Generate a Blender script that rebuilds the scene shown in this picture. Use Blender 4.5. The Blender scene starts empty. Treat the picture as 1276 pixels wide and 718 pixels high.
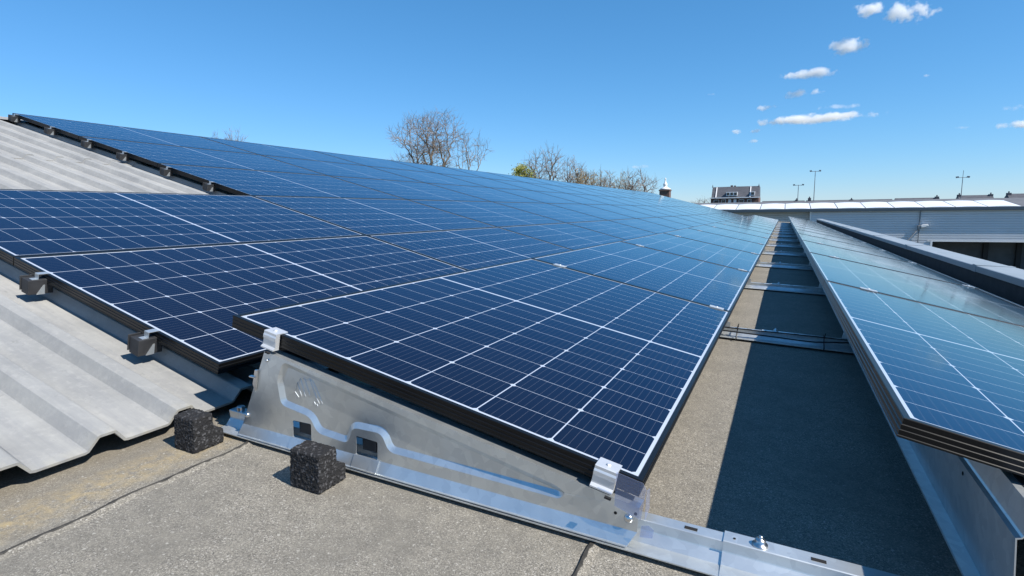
import bpy, bmesh, math, random
from mathutils import Vector, Matrix
R = math.radians
scene = bpy.context.scene
COL = scene.collection

# ------------------------------------------------------------------ camera, sky, sun, exposure
ROOF = Matrix.Rotation(R(2.69), 4, 'Y')          # the flat roof drains gently towards +X; gravity is world Z
cd = bpy.data.cameras.new('camera'); cam = bpy.data.objects.new('camera', cd); COL.objects.link(cam)
cd.sensor_width = 36; cd.lens = 36 * 703.7 / 1276; cd.clip_start = 0.02; cd.clip_end = 20000
_r = Vector((0.90237502, 0.43078841, -0.01186035)); _u = Vector((-0.04640651, 0.12449564, 0.99113434))
_f = Vector((-0.42844574, 0.89382447, -0.13233314))
cam.matrix_world = Matrix(((_r.x, _u.x, -_f.x, 0.2101), (_r.y, _u.y, -_f.y, -0.9521), (_r.z, _u.z, -_f.z, 0.6063), (0, 0, 0, 1)))
scene.camera = cam

SUN = (ROOF.to_3x3() @ Vector((0.872, -0.15, 1.0))).normalized()
w = bpy.data.worlds.new('World'); scene.world = w; w.use_nodes = True
nt = w.node_tree; bg = nt.nodes['Background']
sky = nt.nodes.new('ShaderNodeTexSky'); sky.sky_type = 'NISHITA'; sky.sun_disc = False
sky.sun_elevation = math.asin(SUN.z); sky.sun_rotation = math.atan2(SUN.x, SUN.y)
sky.altitude = 0; sky.air_density = 1.0; sky.dust_density = 0.0; sky.ozone_density = 10.0
sep = nt.nodes.new('ShaderNodeSeparateColor'); com = nt.nodes.new('ShaderNodeCombineColor'); nt.links.new(sky.outputs[0], sep.inputs[0])
for ch, (c_, p_) in enumerate(((.86, 1.06), (.84, .80), (.99, .80))):        # colour response of the clear spring sky
    pw = nt.nodes.new('ShaderNodeMath'); pw.operation = 'POWER'; pw.inputs[1].default_value = p_
    ml = nt.nodes.new('ShaderNodeMath'); ml.operation = 'MULTIPLY'; ml.inputs[1].default_value = c_ * 10 * .1 ** p_
    nt.links.new(sep.outputs[ch], pw.inputs[0]); nt.links.new(pw.outputs[0], ml.inputs[0]); nt.links.new(ml.outputs[0], com.inputs[ch])
nt.links.new(com.outputs[0], bg.inputs[0])
bg.inputs[1].default_value = 0.10
ld = bpy.data.lights.new('sun', 'SUN'); ld.energy = 5.0; ld.angle = R(0.5); ld.color = (1.0, 0.94, 0.85)
lo = bpy.data.objects.new('sun', ld); COL.objects.link(lo)
lo.rotation_euler = SUN.to_track_quat('Z', 'Y').to_euler(); lo.location = (20, -3, 25)
vs = scene.view_settings; vs.view_transform = 'Standard'; vs.look = 'None'; vs.gamma = 1; vs.exposure = 0.5
vs.use_curve_mapping = False
scene.cycles.max_bounces = 8; scene.cycles.volume_bounces = 6; scene.cycles.volume_max_steps = 96; scene.cycles.transparent_max_bounces = 12

# ------------------------------------------------------------------ helpers
roofed = []      # top-level objects laid out in the roof's own frame


class MB:
    def __init__(s): s.v = []; s.f = []
    def add(s, vs, fs):
        o = len(s.v); s.v += [tuple(p) for p in vs]; s.f += [tuple(i + o for i in f) for f in fs]
    def box(s, a, b, rot=None, piv=None):
        x0, y0, z0 = a; x1, y1, z1 = b
        vs = [(x, y, z) for z in (z0, z1) for y in (y0, y1) for x in (x0, x1)]
        if rot is not None:
            pv = Vector(piv); vs = [rot @ (Vector(p) - pv) + pv for p in vs]
        s.add(vs, [(0, 2, 3, 1), (4, 5, 7, 6), (0, 1, 5, 4), (2, 6, 7, 3), (0, 4, 6, 2), (1, 3, 7, 5)])
    def prism(s, pts, axis, a, b):
        # pts: closed 2D outline; axis 0: pts are (y,z), 1: pts are (x,z), 2: pts are (x,y)
        n = len(pts)
        def mk(p, t): return ((t, p[0], p[1]), (p[0], t, p[1]), (p[0], p[1], t))[axis]
        vs = [mk(p, a) for p in pts] + [mk(p, b) for p in pts]
        fs = [(i, (i + 1) % n, n + (i + 1) % n, n + i) for i in range(n)] + [tuple(range(n))[::-1], tuple(range(n, 2 * n))]
        s.add(vs, fs)
    def tube(s, pts, rads, n=6, cap=True):
        pts = [Vector(p) for p in pts]
        if not isinstance(rads, (list, tuple)): rads = [rads] * len(pts)
        ring = []
        ref = None
        for i, p in enumerate(pts):
            d = (pts[min(i + 1, len(pts) - 1)] - pts[max(i - 1, 0)]).normalized()
            if ref is None: ref = Vector((0, 0, 1)) if abs(d.z) < .9 else Vector((1, 0, 0))
            a = d.cross(ref)
            if a.length < 1e-6: a = d.cross(Vector((1, .3, 0)))
            a.normalize(); b = d.cross(a)
            ring += [p + (a * math.cos(2 * math.pi * k / n) + b * math.sin(2 * math.pi * k / n)) * rads[i] for k in range(n)]
        fs = []
        for i in range(len(pts) - 1):
            for k in range(n):
                fs.append((i * n + k, i * n + (k + 1) % n, (i + 1) * n + (k + 1) % n, (i + 1) * n + k))
        if cap:
            fs.append(tuple(range(n))[::-1]); fs.append(tuple(range((len(pts) - 1) * n, len(pts) * n)))
        s.add(ring, fs)
    def lathe(s, prof, c, n=16, axis='z'):
        vs = []; m = len(prof)
        for k in range(n):
            a = 2 * math.pi * k / n
            for r, h in prof:
                q = (r * math.cos(a), r * math.sin(a), h)
                if axis == 'y': q = (q[0], -q[2], q[1])
                vs.append((c[0] + q[0], c[1] + q[1], c[2] + q[2]))
        fs = [(k * m + j, ((k + 1) % n) * m + j, ((k + 1) % n) * m + j + 1, k * m + j + 1) for k in range(n) for j in range(m - 1)]
        s.add(vs, fs)
    def build(s, name, mat, parent=None, smooth=False, bevel=0):
        me = bpy.data.meshes.new(name); me.from_pydata(s.v, [], s.f); me.validate()
        bm = bmesh.new(); bm.from_mesh(me); bmesh.ops.recalc_face_normals(bm, faces=bm.faces); bm.to_mesh(me); bm.free()
        me.materials.append(mat)
        if smooth:
            for p in me.polygons: p.use_smooth = True
        o = bpy.data.objects.new(name, me); COL.objects.link(o)
        if parent: o.parent = parent
        if bevel:
            b = o.modifiers.new('bevel', 'BEVEL'); b.width = bevel; b.segments = 2; b.limit_method = 'ANGLE'
        return o


def tag(o, label=None, cat=None, group=None, kind=None, roof=True):
    if label: o['label'] = label
    if cat: o['category'] = cat
    if group: o['group'] = group
    if kind: o['kind'] = kind
    if roof: roofed.append(o)
    return o


def empty(name, loc=(0, 0, 0)):
    o = bpy.data.objects.new(name, None); COL.objects.link(o); o.location = loc; o.empty_display_size = .1
    return o


def copy_tree(o, parent=None, skip=()):
    c = o.copy(); COL.objects.link(c)
    if parent: c.parent = parent
    for ch in o.children:
        if ch.name.split('.')[0] not in skip: copy_tree(ch, c)
    return c


ORD = ['nearest', 'second', 'third', 'fourth', 'fifth', 'sixth', 'seventh', 'eighth', 'ninth', 'tenth', 'eleventh', 'twelfth',
       'thirteenth', 'fourteenth', 'fifteenth', 'sixteenth', 'seventeenth']

# ------------------------------------------------------------------ materials
def mat(name, col=(.5, .5, .5), rough=.5, metal=0.0, **k):
    m = bpy.data.materials.new(name); m.use_nodes = True
    b = m.node_tree.nodes['Principled BSDF']
    b.inputs['Base Color'].default_value = (*col, 1); b.inputs['Roughness'].default_value = rough; b.inputs['Metallic'].default_value = metal
    for a, v in k.items(): b.inputs[a.replace('_', ' ')].default_value = v
    return m


class N:
    """tiny node-graph writer"""
    def __init__(s, m): s.t = m.node_tree; s.b = s.t.nodes['Principled BSDF']
    def set(s, inp, v):
        if isinstance(v, bpy.types.NodeSocket): s.t.links.new(v, inp)
        elif isinstance(v, tuple) and len(v) == 3 and inp.type == 'RGBA': inp.default_value = (*v, 1)
        else: inp.default_value = v
    def math(s, op, a, b=0.0, c=0.0):
        n = s.t.nodes.new('ShaderNodeMath'); n.operation = op
        s.set(n.inputs[0], a); s.set(n.inputs[1], b); s.set(n.inputs[2], c)
        return n.outputs[0]
    def mix(s, f, a, b, blend='MIX'):
        n = s.t.nodes.new('ShaderNodeMix'); n.data_type = 'RGBA'; n.blend_type = blend
        s.set(n.inputs[0], f); s.set(n.inputs[6], a); s.set(n.inputs[7], b)
        return n.outputs[2]
    def coord(s, kind='Object', scale=(1, 1, 1), rot=(0, 0, 0)):
        c = s.t.nodes.new('ShaderNodeTexCoord'); mp = s.t.nodes.new('ShaderNodeMapping')
        mp.inputs['Scale'].default_value = scale; mp.inputs['Rotation'].default_value = rot
        s.t.links.new(c.outputs[kind], mp.inputs[0]); return mp.outputs[0]
    def noise(s, vec, scale=5, detail=4, rough=.55):
        n = s.t.nodes.new('ShaderNodeTexNoise'); s.t.links.new(vec, n.inputs['Vector'])
        n.inputs['Scale'].default_value = scale; n.inputs['Detail'].default_value = detail; n.inputs['Roughness'].default_value = rough
        return n.outputs[0]
    def voro(s, vec, scale=5, out=0):
        n = s.t.nodes.new('ShaderNodeTexVoronoi'); s.t.links.new(vec, n.inputs['Vector']); n.inputs['Scale'].default_value = scale
        return n.outputs[out]
    def ramp(s, f, stops):
        n = s.t.nodes.new('ShaderNodeValToRGB'); s.t.links.new(f, n.inputs[0]); cr = n.color_ramp
        while len(cr.elements) < len(stops): cr.elements.new(.5)
        for e, (p, c) in zip(cr.elements, stops):
            e.position = p; e.color = (*c, 1) if isinstance(c, tuple) else (c, c, c, 1)
        return n.outputs[0]
    def bump(s, h, strength=.3, dist=.002):
        n = s.t.nodes.new('ShaderNodeBump'); n.inputs['Strength'].default_value = strength; n.inputs['Distance'].default_value = dist
        s.t.links.new(h, n.inputs['Height']); s.t.links.new(n.outputs[0], s.b.inputs['Normal'])
    def sep(s, vec):
        n = s.t.nodes.new('ShaderNodeSeparateXYZ'); s.t.links.new(vec, n.inputs[0]); return n.outputs
    def out(s, name, v): s.set(s.b.inputs[name], v)


PL, PW = 1.8536, 1.053          # panel length (along the row) and width (up the tilt)
LIP, MX, MY, MID = .0115, .0176, .0200, .011


def cell_material():
    m = mat('solar_cells', rough=.07); g = N(m)
    u, v, _ = g.sep(g.coord('UV'))
    cw = (PW - 2 * MX) / 6; ch = (PL - 2 * MY - MID) / 20
    un = g.math('DIVIDE', g.math('SUBTRACT', u, MX), cw)
    past = g.math('GREATER_THAN', v, PL / 2)
    vn = g.math('DIVIDE', g.math('SUBTRACT', g.math('SUBTRACT', v, MY), g.math('MULTIPLY', past, MID)), ch)
    def dist(x, k):
        f = g.math('FRACT', x); return g.math('MULTIPLY', g.math('MINIMUM', f, g.math('SUBTRACT', 1.0, f)), k)
    du = dist(un, cw); dv = dist(vn, ch); dv2 = dist(g.math('MULTIPLY', vn, .5), 2 * ch)
    gu = g.math('LESS_THAN', du, .0014); gv = g.math('LESS_THAN', dv, .0007)
    dia = g.math('LESS_THAN', g.math('ADD', du, dv2), .0085)
    midm = g.math('LESS_THAN', g.math('ABSOLUTE', g.math('SUBTRACT', v, PL / 2)), MID / 2)
    bord = g.math('MAXIMUM', g.math('GREATER_THAN', g.math('ABSOLUTE', g.math('SUBTRACT', u, PW / 2)), PW / 2 - MX),
                  g.math('GREATER_THAN', g.math('ABSOLUTE', g.math('SUBTRACT', v, PL / 2)), PL / 2 - MY))
    white = g.math('MAXIMUM', g.math('MAXIMUM', gu, gv), g.math('MAXIMUM', dia, g.math('MAXIMUM', midm, bord)))
    bus = g.math('LESS_THAN', dist(g.math('MULTIPLY', un, 10), cw / 10), .0004)
    oi = g.t.nodes.new('ShaderNodeObjectInfo')
    cid = g.t.nodes.new('ShaderNodeCombineXYZ')
    g.set(cid.inputs[0], g.math('FLOOR', un)); g.set(cid.inputs[1], g.math('FLOOR', g.math('MULTIPLY', vn, .5))); g.set(cid.inputs[2], g.math('MULTIPLY', oi.outputs['Random'], 40.0))
    wn = g.t.nodes.new('ShaderNodeTexWhiteNoise'); g.t.links.new(cid.outputs[0], wn.inputs[0])
    tone = g.mix(g.math('ADD', g.math('MULTIPLY', wn.outputs[0], .55), g.math('MULTIPLY', oi.outputs['Random'], .45)), (.0052, .0034, .0018), (.0062, .0042, .0034))
    cell = g.mix(g.math('MULTIPLY', bus, .20), tone, (.30, .32, .36))
    base = g.mix(white, cell, (.44, .49, .56))
    n2 = g.noise(g.coord('Object', (1, 1, 1)), 2.2, 5)
    dust = g.math('MULTIPLY', g.ramp(n2, [(.4, 0.0), (.8, 1.0)]), .006)
    g.out('Base Color', g.mix(dust, base, (.45, .43, .38)))
    g.out('Roughness', g.ramp(n2, [(.3, .055), (.75, .10)]))
    g.out('Specular IOR Level', .5); g.out('IOR', 1.8); g.out('Specular Tint', (.8, 1, 1.0))
    g.out('Thin Film Thickness', 215.0); g.out('Thin Film IOR', 1.305)          # anti-reflective coating of the cover glass
    return m


def bitumen_material():
    m = mat('bitumen', rough=.9); g = N(m); c = g.coord('Object')
    v1 = g.voro(c, 520, 1); s = g.t.nodes.new('ShaderNodeSeparateColor'); g.t.links.new(v1, s.inputs[0])
    gran = g.ramp(s.outputs[0], [(0, (.085, .079, .070)), (.35, (.172, .158, .132)), (.7, (.25, .228, .188)), (.93, (.345, .317, .266)), (1, (.50, .47, .42))])
    big = g.noise(c, 3.2, 6, .65); mid = g.noise(c, 26, 5, .6)
    col = g.mix(g.ramp(big, [(.30, .85), (.60, 0.0)]), gran, (.15, .139, .118))
    col = g.mix(g.ramp(mid, [(.42, 0.0), (.72, .42)]), col, (.27, .25, .205))
    x, y, z = g.sep(c)
    # tan run-off dirt lying along the eave
    band = g.math('SUBTRACT', 1.0, g.math('MINIMUM', 1.0, g.math('MULTIPLY', g.math('ABSOLUTE', g.math('ADD', x, 1.055)), 13.0)))
    nd = g.noise(c, 34, 6, .7)
    band = g.math('MULTIPLY', g.math('POWER', band, .7), g.ramp(nd, [(.38, 0.0), (.68, 1.0)]))
    edge = g.ramp(g.math('MULTIPLY', g.math('ADD', x, 1.0), -4.0), [(0.05, 0.0), (.4, .45)])
    col = g.mix(edge, col, (.19, .165, .125))
    col = g.mix(g.math('MULTIPLY', band, .75), col, (.42, .32, .16))
    chip = g.ramp(g.noise(c, 120, 2, .4), [(.665, 0.0), (.71, .6)])
    col = g.mix(chip, col, (.45, .43, .38))
    g.out('Base Color', col)
    g.bump(g.math('ADD', s.outputs[1], g.math('MULTIPLY', mid, 1.2)), .55, .0022)
    return m


def sheet_material():
    m = mat('weathered_sheet', rough=.78); g = N(m)
    c = g.coord('Object'); st = g.coord('Object', (1.2, 14, 1.2))
    n1 = g.noise(c, 2.4, 7, .65); n2 = g.noise(st, 3.0, 6, .6); n3 = g.noise(c, 45, 5, .7)
    col = g.ramp(n1, [(.28, (.21, .212, .208)), (.5, (.30, .300, .29)), (.75, (.39, .386, .368))])
    col = g.mix(g.ramp(n2, [(.4, 0.0), (.70, .5)]), col, (.19, .195, .205))
    col = g.mix(g.ramp(n3, [(.52, 0.0), (.75, .4)]), col, (.40, .395, .375))
    col = g.mix(g.ramp(g.noise(c, 19, 6, .75), [(.60, 0.0), (.72, .4)]), col, (.13, .13, .125))
    x, y, z = g.sep(c)
    lich = g.math('MULTIPLY', g.ramp(g.math('ADD', x, .06), [(.0, 0.0), (.07, 1.0)]), g.ramp(g.noise(c, 28, 6, .7), [(.4, .0), (.7, .6)]))
    lich = g.math('MULTIPLY', lich, g.math('LESS_THAN', x, .03))
    col = g.mix(lich, col, (.46, .41, .26))
    g.out('Base Color', col); g.bump(g.math('ADD', n3, g.math('MULTIPLY', n1, .6)), .35, .003)
    return m


def galv_material(name='galvanised_steel', tone=.92, rough=.36, metal=.72):
    m = mat(name, metal=metal, rough=rough); g = N(m); c = g.coord('Object')
    sp = g.voro(c, 55, 1); s = g.t.nodes.new('ShaderNodeSeparateColor'); g.t.links.new(sp, s.inputs[0])
    n = g.noise(c, 7, 6, .6); sc = g.noise(g.coord('Object', (2, 60, 90)), 6, 4, .6)
    col = g.ramp(s.outputs[0], [(0, (.66 * tone, .70 * tone, .72 * tone)), (1, (.78 * tone, .82 * tone, .83 * tone))])
    col = g.mix(g.ramp(n, [(.35, .35), (.65, 0.0)]), col, (.56 * tone, .59 * tone, .60 * tone))
    g.out('Base Color', col)
    g.out('Roughness', g.ramp(g.math('ADD', g.math('MULTIPLY', n, .6), g.math('MULTIPLY', sc, .4)), [(.3, rough - .07), (.7, rough + .10)]))
    return m


def speckle(name, a, b, scale, rough=.9, bump=.6, dist=.003):
    m = mat(name, rough=rough); g = N(m); c = g.coord('Object')
    v = g.voro(c, scale, 1); s = g.t.nodes.new('ShaderNodeSeparateColor'); g.t.links.new(v, s.inputs[0])
    g.out('Base Color', g.ramp(s.outputs[0], [(0, a), (.75, a), (1, b)]))
    g.bump(g.voro(c, scale, 0), bump, dist); return m


def noisy(name, a, b, scale, rough=.8, metal=0.0, stretch=(1, 1, 1)):
    m = mat(name, rough=rough, metal=metal); g = N(m)
    n = g.noise(g.coord('Object', stretch), scale, 5, .6)
    g.out('Base Color', g.ramp(n, [(.3, a), (.7, b)])); return m


M = {}
M['cells'] = cell_material()
M['frame'] = noisy('black_anodised_frame', (.005, .0053, .006), (.008, .0085, .0095), 6, .30, 0.0)
M['frame'].node_tree.nodes['Principled BSDF'].inputs['Specular IOR Level'].default_value = .25
M['frame'].node_tree.nodes['Principled BSDF'].inputs['IOR'].default_value = 1.48
M['bitumen'] = bitumen_material()
M['sheet'] = sheet_material()
M['galv'] = galv_material()
M['plate'] = galv_material('pressed_steel', .92, .34, .80)
M['alu'] = noisy('bare_aluminium', (.64, .65, .66), (.72, .73, .74), 30, .38, .5)
M['bolt'] = noisy('stainless_bolt', (.55, .55, .55), (.7, .7, .7), 40, .28, 1.0)
M['rubber'] = speckle('granulate_rubber', (.010, .010, .011), (.075, .075, .08), 230)
M['bracket'] = noisy('dark_bracket', (.03, .031, .034), (.055, .056, .06), 25, .55, .3)
M['cable'] = mat('black_cable', (.012, .012, .013), .45)
M['hole'] = mat('slot_shadow', (.008, .008, .009), .9)
M['coping'] = noisy('parapet_cover', (.27, .305, .325), (.34, .37, .39), 3, .45, .1, (3, .6, 1))
M['upstand'] = noisy('black_bitumen_upstand', (.012, .013, .015), (.03, .031, .034), 9, .8)
M['siding'] = noisy('grey_metal_siding', (.54, .57, .60), (.60, .63, .66), .5, .5, 0.0)
M['gutter'] = mat('gutter_grey', (.16, .18, .20), .5)
M['skylight'] = noisy('white_rooflight', (.74, .76, .78), (.82, .83, .84), .6, .35)
M['roofgrey'] = noisy('grey_roof', (.10, .105, .115), (.15, .155, .165), 2, .8)
M['dark'] = noisy('dark_doors', (.055, .058, .06), (.085, .088, .09), 1.5, .7)
M['black'] = mat('black_post', (.012, .012, .013), .7)
M['white'] = noisy('white_paint', (.70, .70, .69), (.80, .80, .79), 4, .5)
M['slate'] = noisy('slate_roof', (.055, .058, .07), (.095, .10, .115), 1.6, .75, 0, (1, 1, 4))
M['brick'] = noisy('brown_brick', (.10, .06, .05), (.17, .10, .08), 6, .85)
M['glass'] = mat('window_glass', (.02, .025, .03), .08)
M['bark'] = noisy('bark', (.12, .10, .08), (.20, .17, .135), 3, .9)
M['twig'] = noisy('twigs', (.17, .14, .115), (.27, .22, .18), 1, .9)
M['tantwig'] = noisy('tan_twigs', (.20, .15, .085), (.30, .23, .13), 1, .9)
M['bud'] = noisy('buds', (.18, .10, .07), (.27, .16, .11), 1.2, .9)
M['tanbud'] = noisy('tan_buds', (.26, .19, .09), (.36, .28, .14), 1.2, .9)
M['leaf'] = noisy('fresh_leaves', (.20, .23, .03), (.36, .36, .07), 1.5, .75)
M['tar'] = noisy('tar_bleed', (.018, .017, .015), (.06, .055, .046), 60, .75)
M['etch'] = mat('etched_line', (.70, .72, .73), .85)
M['soil'] = noisy('ground_soil', (.06, .07, .045), (.12, .115, .08), .02, .95)
M['lamp'] = mat('grey_pole', (.22, .23, .24), .5, .4)


def clear_plastic():
    m = bpy.data.materials.new('clear_plastic'); m.use_nodes = True; t = m.node_tree
    for n in list(t.nodes):
        if n.type == 'BSDF_PRINCIPLED': t.nodes.remove(n)
    o = [n for n in t.nodes if n.type == 'OUTPUT_MATERIAL'][0]
    tr = t.nodes.new('ShaderNodeBsdfTransparent'); tr.inputs[0].default_value = (.86, .89, .97, 1)
    p = t.nodes.new('ShaderNodeBsdfPrincipled'); p.inputs['Base Color'].default_value = (.5, .56, .75, 1); p.inputs['Roughness'].default_value = .12
    mx = t.nodes.new('ShaderNodeMixShader'); mx.inputs[0].default_value = .13
    t.links.new(tr.outputs[0], mx.inputs[1]); t.links.new(p.outputs[0], mx.inputs[2]); t.links.new(mx.outputs[0], o.inputs[0])
    return m


M['plastic'] = clear_plastic()


def cloud_material():
    """water droplets thinning out towards a ragged edge; coordinates run -1..1 over each cloud's own puff"""
    m = bpy.data.materials.new('cloud'); m.use_nodes = True; t = m.node_tree
    g = N.__new__(N); g.t = t
    for n in list(t.nodes):
        if n.type == 'BSDF_PRINCIPLED': t.nodes.remove(n)
    o = [n for n in t.nodes if n.type == 'OUTPUT_MATERIAL'][0]
    c = g.coord('Object'); x, y, z = g.sep(c)
    r2 = g.math('ADD', g.math('MULTIPLY', x, x), g.math('ADD', g.math('MULTIPLY', y, y), g.math('MULTIPLY', z, z)))
    geo = t.nodes.new('ShaderNodeNewGeometry'); n = t.nodes.new('ShaderNodeTexNoise'); t.links.new(geo.outputs['Position'], n.inputs['Vector'])
    n.inputs['Scale'].default_value = .019; n.inputs['Detail'].default_value = 6; n.inputs['Roughness'].default_value = .68
    d = g.math('SUBTRACT', g.math('ADD', g.math('SUBTRACT', 1.0, r2), g.math('MULTIPLY', n.outputs[0], 3.0)), 2.1)
    d = g.math('MINIMUM', g.math('MAXIMUM', g.math('MULTIPLY', d, 2.2), 0.0), 1.0)
    pv = t.nodes.new('ShaderNodeVolumePrincipled'); pv.inputs['Color'].default_value = (1, 1, 1, 1); pv.inputs['Anisotropy'].default_value = .0
    oi = t.nodes.new('ShaderNodeObjectInfo')
    t.links.new(g.math('MULTIPLY', d, g.math('MULTIPLY', oi.outputs['Alpha'], .05)), pv.inputs['Density'])
    for l in list(o.inputs['Surface'].links): t.links.remove(l)
    t.links.new(pv.outputs[0], o.inputs['Volume'])
    return m


M['cloud'] = cloud_material()

# ------------------------------------------------------------------ ground and the roof we stand on
m = MB(); m.add([(-4000, -4000, -5), (4000, -4000, -5), (4000, 6000, -5), (-4000, 6000, -5)], [(0, 1, 2, 3)])
tag(m.build('ground', M['soil']), kind='structure', roof=False)


def flat_roof():
    """mineral-felt strips: each strip laps 4 mm over the next, with a wavering edge"""
    rng = random.Random(4)
    seams = [-.965, -.072, .82]
    ys = []
    y = -3.0
    while y < 4: ys.append(y); y += .05
    while y < 31: ys.append(y); y += .8
    def wob(s, y): return .006 * math.sin(y * 5 + s * 9) + .004 * math.sin(y * 17 + s * 3) + .0025 * math.sin(y * 41 + s)
    m = MB()
    cols = []
    z = 0.0
    cols.append(('f', -1.5, z))
    for i, s in enumerate(seams):
        cols.append((s, -.020, z)); cols.append((s, -.0008, z)); cols.append((s, .0012, z + .0042)); cols.append((s, .006, z + .0045)); cols.append((s, .020, z))
    cols.append(('f', 1.67, z))
    n = len(ys); vs = []
    for c in cols:
        for y in ys:
            x = c[1] if c[0] == 'f' else c[0] + c[1] + wob(c[0], y)
            vs.append((x, y, c[2]))
    fs = [(a * n + j, (a + 1) * n + j, (a + 1) * n + j + 1, a * n + j + 1) for a in range(len(cols) - 1) for j in range(n - 1)]
    m.add(vs, fs)
    o = m.build('flat_roof', M['bitumen'])
    # tar that bled out along each lap
    for s in seams:
        m = MB(); vs = []; yy = -3.0; k = 0
        while yy < 8:
            wl = .003 + .0035 * rng.random() + .002 * math.sin(yy * 9 + s) + .0015 * math.sin(yy * 31); wr = .0035 + .004 * rng.random() ** 2
            x = s + wob(s, yy)
            vs += [(x - max(wl, .0015), yy, .0008), (x + .0005, yy, .0055), (x + wr, yy, .0056), (x + wr + .002, yy, .0036)]; yy += .012; k += 1
        m.add(vs, [(4 * a + b, 4 * a + b + 1, 4 * a + b + 5, 4 * a + b + 4) for a in range(k - 1) for b in range(3)])
        m.build('tar_seam', M['tar'], o)
    return o


tag(flat_roof(), kind='structure')
m = MB(); m.box((-1.5, -3, -5.2), (1.95, 31, -.03))
tag(m.build('building_base', M['siding']), kind='structure')

# corrugated slope
SL = 0.2169; CS, SN = math.cos(SL), math.sin(SL)
AX, AZ, AY = -2.2217, .3685, .0712       # upper near corner of the lowest slope row (top of glass)
def slope_pt(k, y, off=0.0):             # k metres up the slope from that corner, off along the normal
    return (AX - k * CS + off * SN, y, AZ + k * SN + off * CS)


def corrugated():
    root = empty('corrugated_roof', (-1.14, 0, 0))
    pitch = .186; y0 = -.377 - pitch * 12
    prof = []
    y = y0
    while y < 31:
        prof += [(y, 0), (y + .093, 0), (y + .097, .0015), (y + .117, .0305), (y + .121, .032), (y + .153, .032), (y + .157, .0305), (y + .179, .0015)]
        y += pitch
    courses = [(-1.10, .72), (.62, 2.55), (2.45, 4.30)]
    rng = random.Random(2)
    for ci, (k0, k1) in enumerate(courses):
        m = MB(); n = len(prof); vs = []
        lift = -.100 + .0
        for (k, dz) in ((k0, .008 if ci else 0), (k0 + .5 * (k1 - k0), .003), (k1, 0)):
            for (y, h) in prof: vs.append(Vector(slope_pt(k, y, lift + h + dz)) - Vector(root.location))
        m.add(vs, [(r * n + i, r * n + i + 1, (r + 1) * n + i + 1, (r + 1) * n + i) for r in range(2) for i in range(n - 1)])
        o = m.build('roof_sheet', M['sheet'], root)
        sd = o.modifiers.new('thick', 'SOLIDIFY'); sd.thickness = .0065; sd.offset = -1
    # ridge cap and the slope beyond
    m = MB(); vs = []
    for (k, off) in ((4.20, -.062), (4.30, -.058), (4.34, -.056)):
        for y in (-2.5, 31): vs.append(Vector(slope_pt(k, y, off)) - Vector(root.location))
    top = Vector(slope_pt(4.34, 0, -.056))
    for d in (.25, 5.5):
        for y in (-2.5, 31): vs.append(Vector((top.x - d * CS, y, top.z - d * SN)) - Vector(root.location))
    m.add(vs, [(i, i + 1, i + 3, i + 2) for i in range(0, 8, 2)])
    m.build('ridge_cap', M['sheet'], root)
    # closed body under the sheets
    m = MB()
    a = Vector(slope_pt(-.86, 0, -.16)); b = Vector(slope_pt(4.28, 0, -.16)); l = root.location
    for yy in (0,):
        m.prism([(a.x - l.x, a.z - l.z), (b.x - l.x, b.z - l.z), (b.x - 5 - l.x, b.z - 1.2 - l.z), (b.x - 5 - l.x, -5.2), (a.x - l.x, -5.2)], 1, -2.4, 30.9)
    m.build('gable_wall', M['upstand'], root)
    return tag(root, 'weathered pale grey corrugated roof slope under the left-hand solar panels', 'roof')


corrugated()

# parapet along the right-hand roof edge
root = empty('parapet', (1.677, 0, 0))
m = MB(); m.box((0.004, -3, -.02), (.236, 31, .175)); m.build('upstand', M['upstand'], root)
m = MB(); m.prism([(-.006, .150), (-.006, .196), (.0, .200), (.244, .205), (.250, .2), (.250, .14), (.246, .14), (.246, .174), (.0, .1765), (-.001, .150)], 1, -3, 31.0)
m.build('coping', M['coping'], root)
for y in range(2, 31, 3):
    m = MB(); m.box((-.0085, y - .05, .148), (.2525, y + .05, .2075)); m.build('joint_cover', M['coping'], root)
tag(root, 'low black roof parapet with grey-blue metal coping along the right-hand panel row', 'parapet')

# ------------------------------------------------------------------ solar panels
def frame_mesh():
    # profile (inward, z) run round the rectangle; three grooves along the outside
    prof = [(LIP, .0), (LIP - .001, .0016), (.0010, .0016), (.0, .0004), (.0013, -.0085), (.0, -.0098), (.0013, -.0170), (.0, -.0183), (.0010, -.0262), (.0, -.0272), (.0, -.030),
            (.026, -.030), (.026, -.0283), (.0030, -.0283), (.0030, -.0075), (LIP, -.0075)]
    m = MB(); n = len(prof); vs = []
    for (cx, cy, sx, sy) in ((0, 0, -1, 1), (-PW, 0, 1, 1), (-PW, PL, 1, -1), (0, PL, -1, -1)):
        for (o, z) in prof: vs.append((cx + sx * o, cy + sy * o, z))
    fs = []
    for c in range(4):
        d = (c + 1) % 4
        for i in range(n):
            j = (i + 1) % n; fs.append((c * n + i, d * n + i, d * n + j, c * n + j))
    m.add(vs, fs); return m


def make_panel():
    root = empty('solar_panel')
    f = frame_mesh().build('frame', M['frame'], root)
    x0, x1, y0, y1 = -LIP + .0005, -PW + LIP - .0005, LIP - .0005, PL - LIP + .0005
    m = MB(); m.box((x1, y0, -.0065), (x0, y1, -.0005))
    g = m.build('cell_sheet', M['cells'], root)
    uv = g.data.uv_layers.new(name='UVMap')
    for lp in g.data.loops:
        v = g.data.vertices[lp.vertex_index].co; uv.data[lp.index].uv = (-v.x, v.y)
    return root


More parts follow.
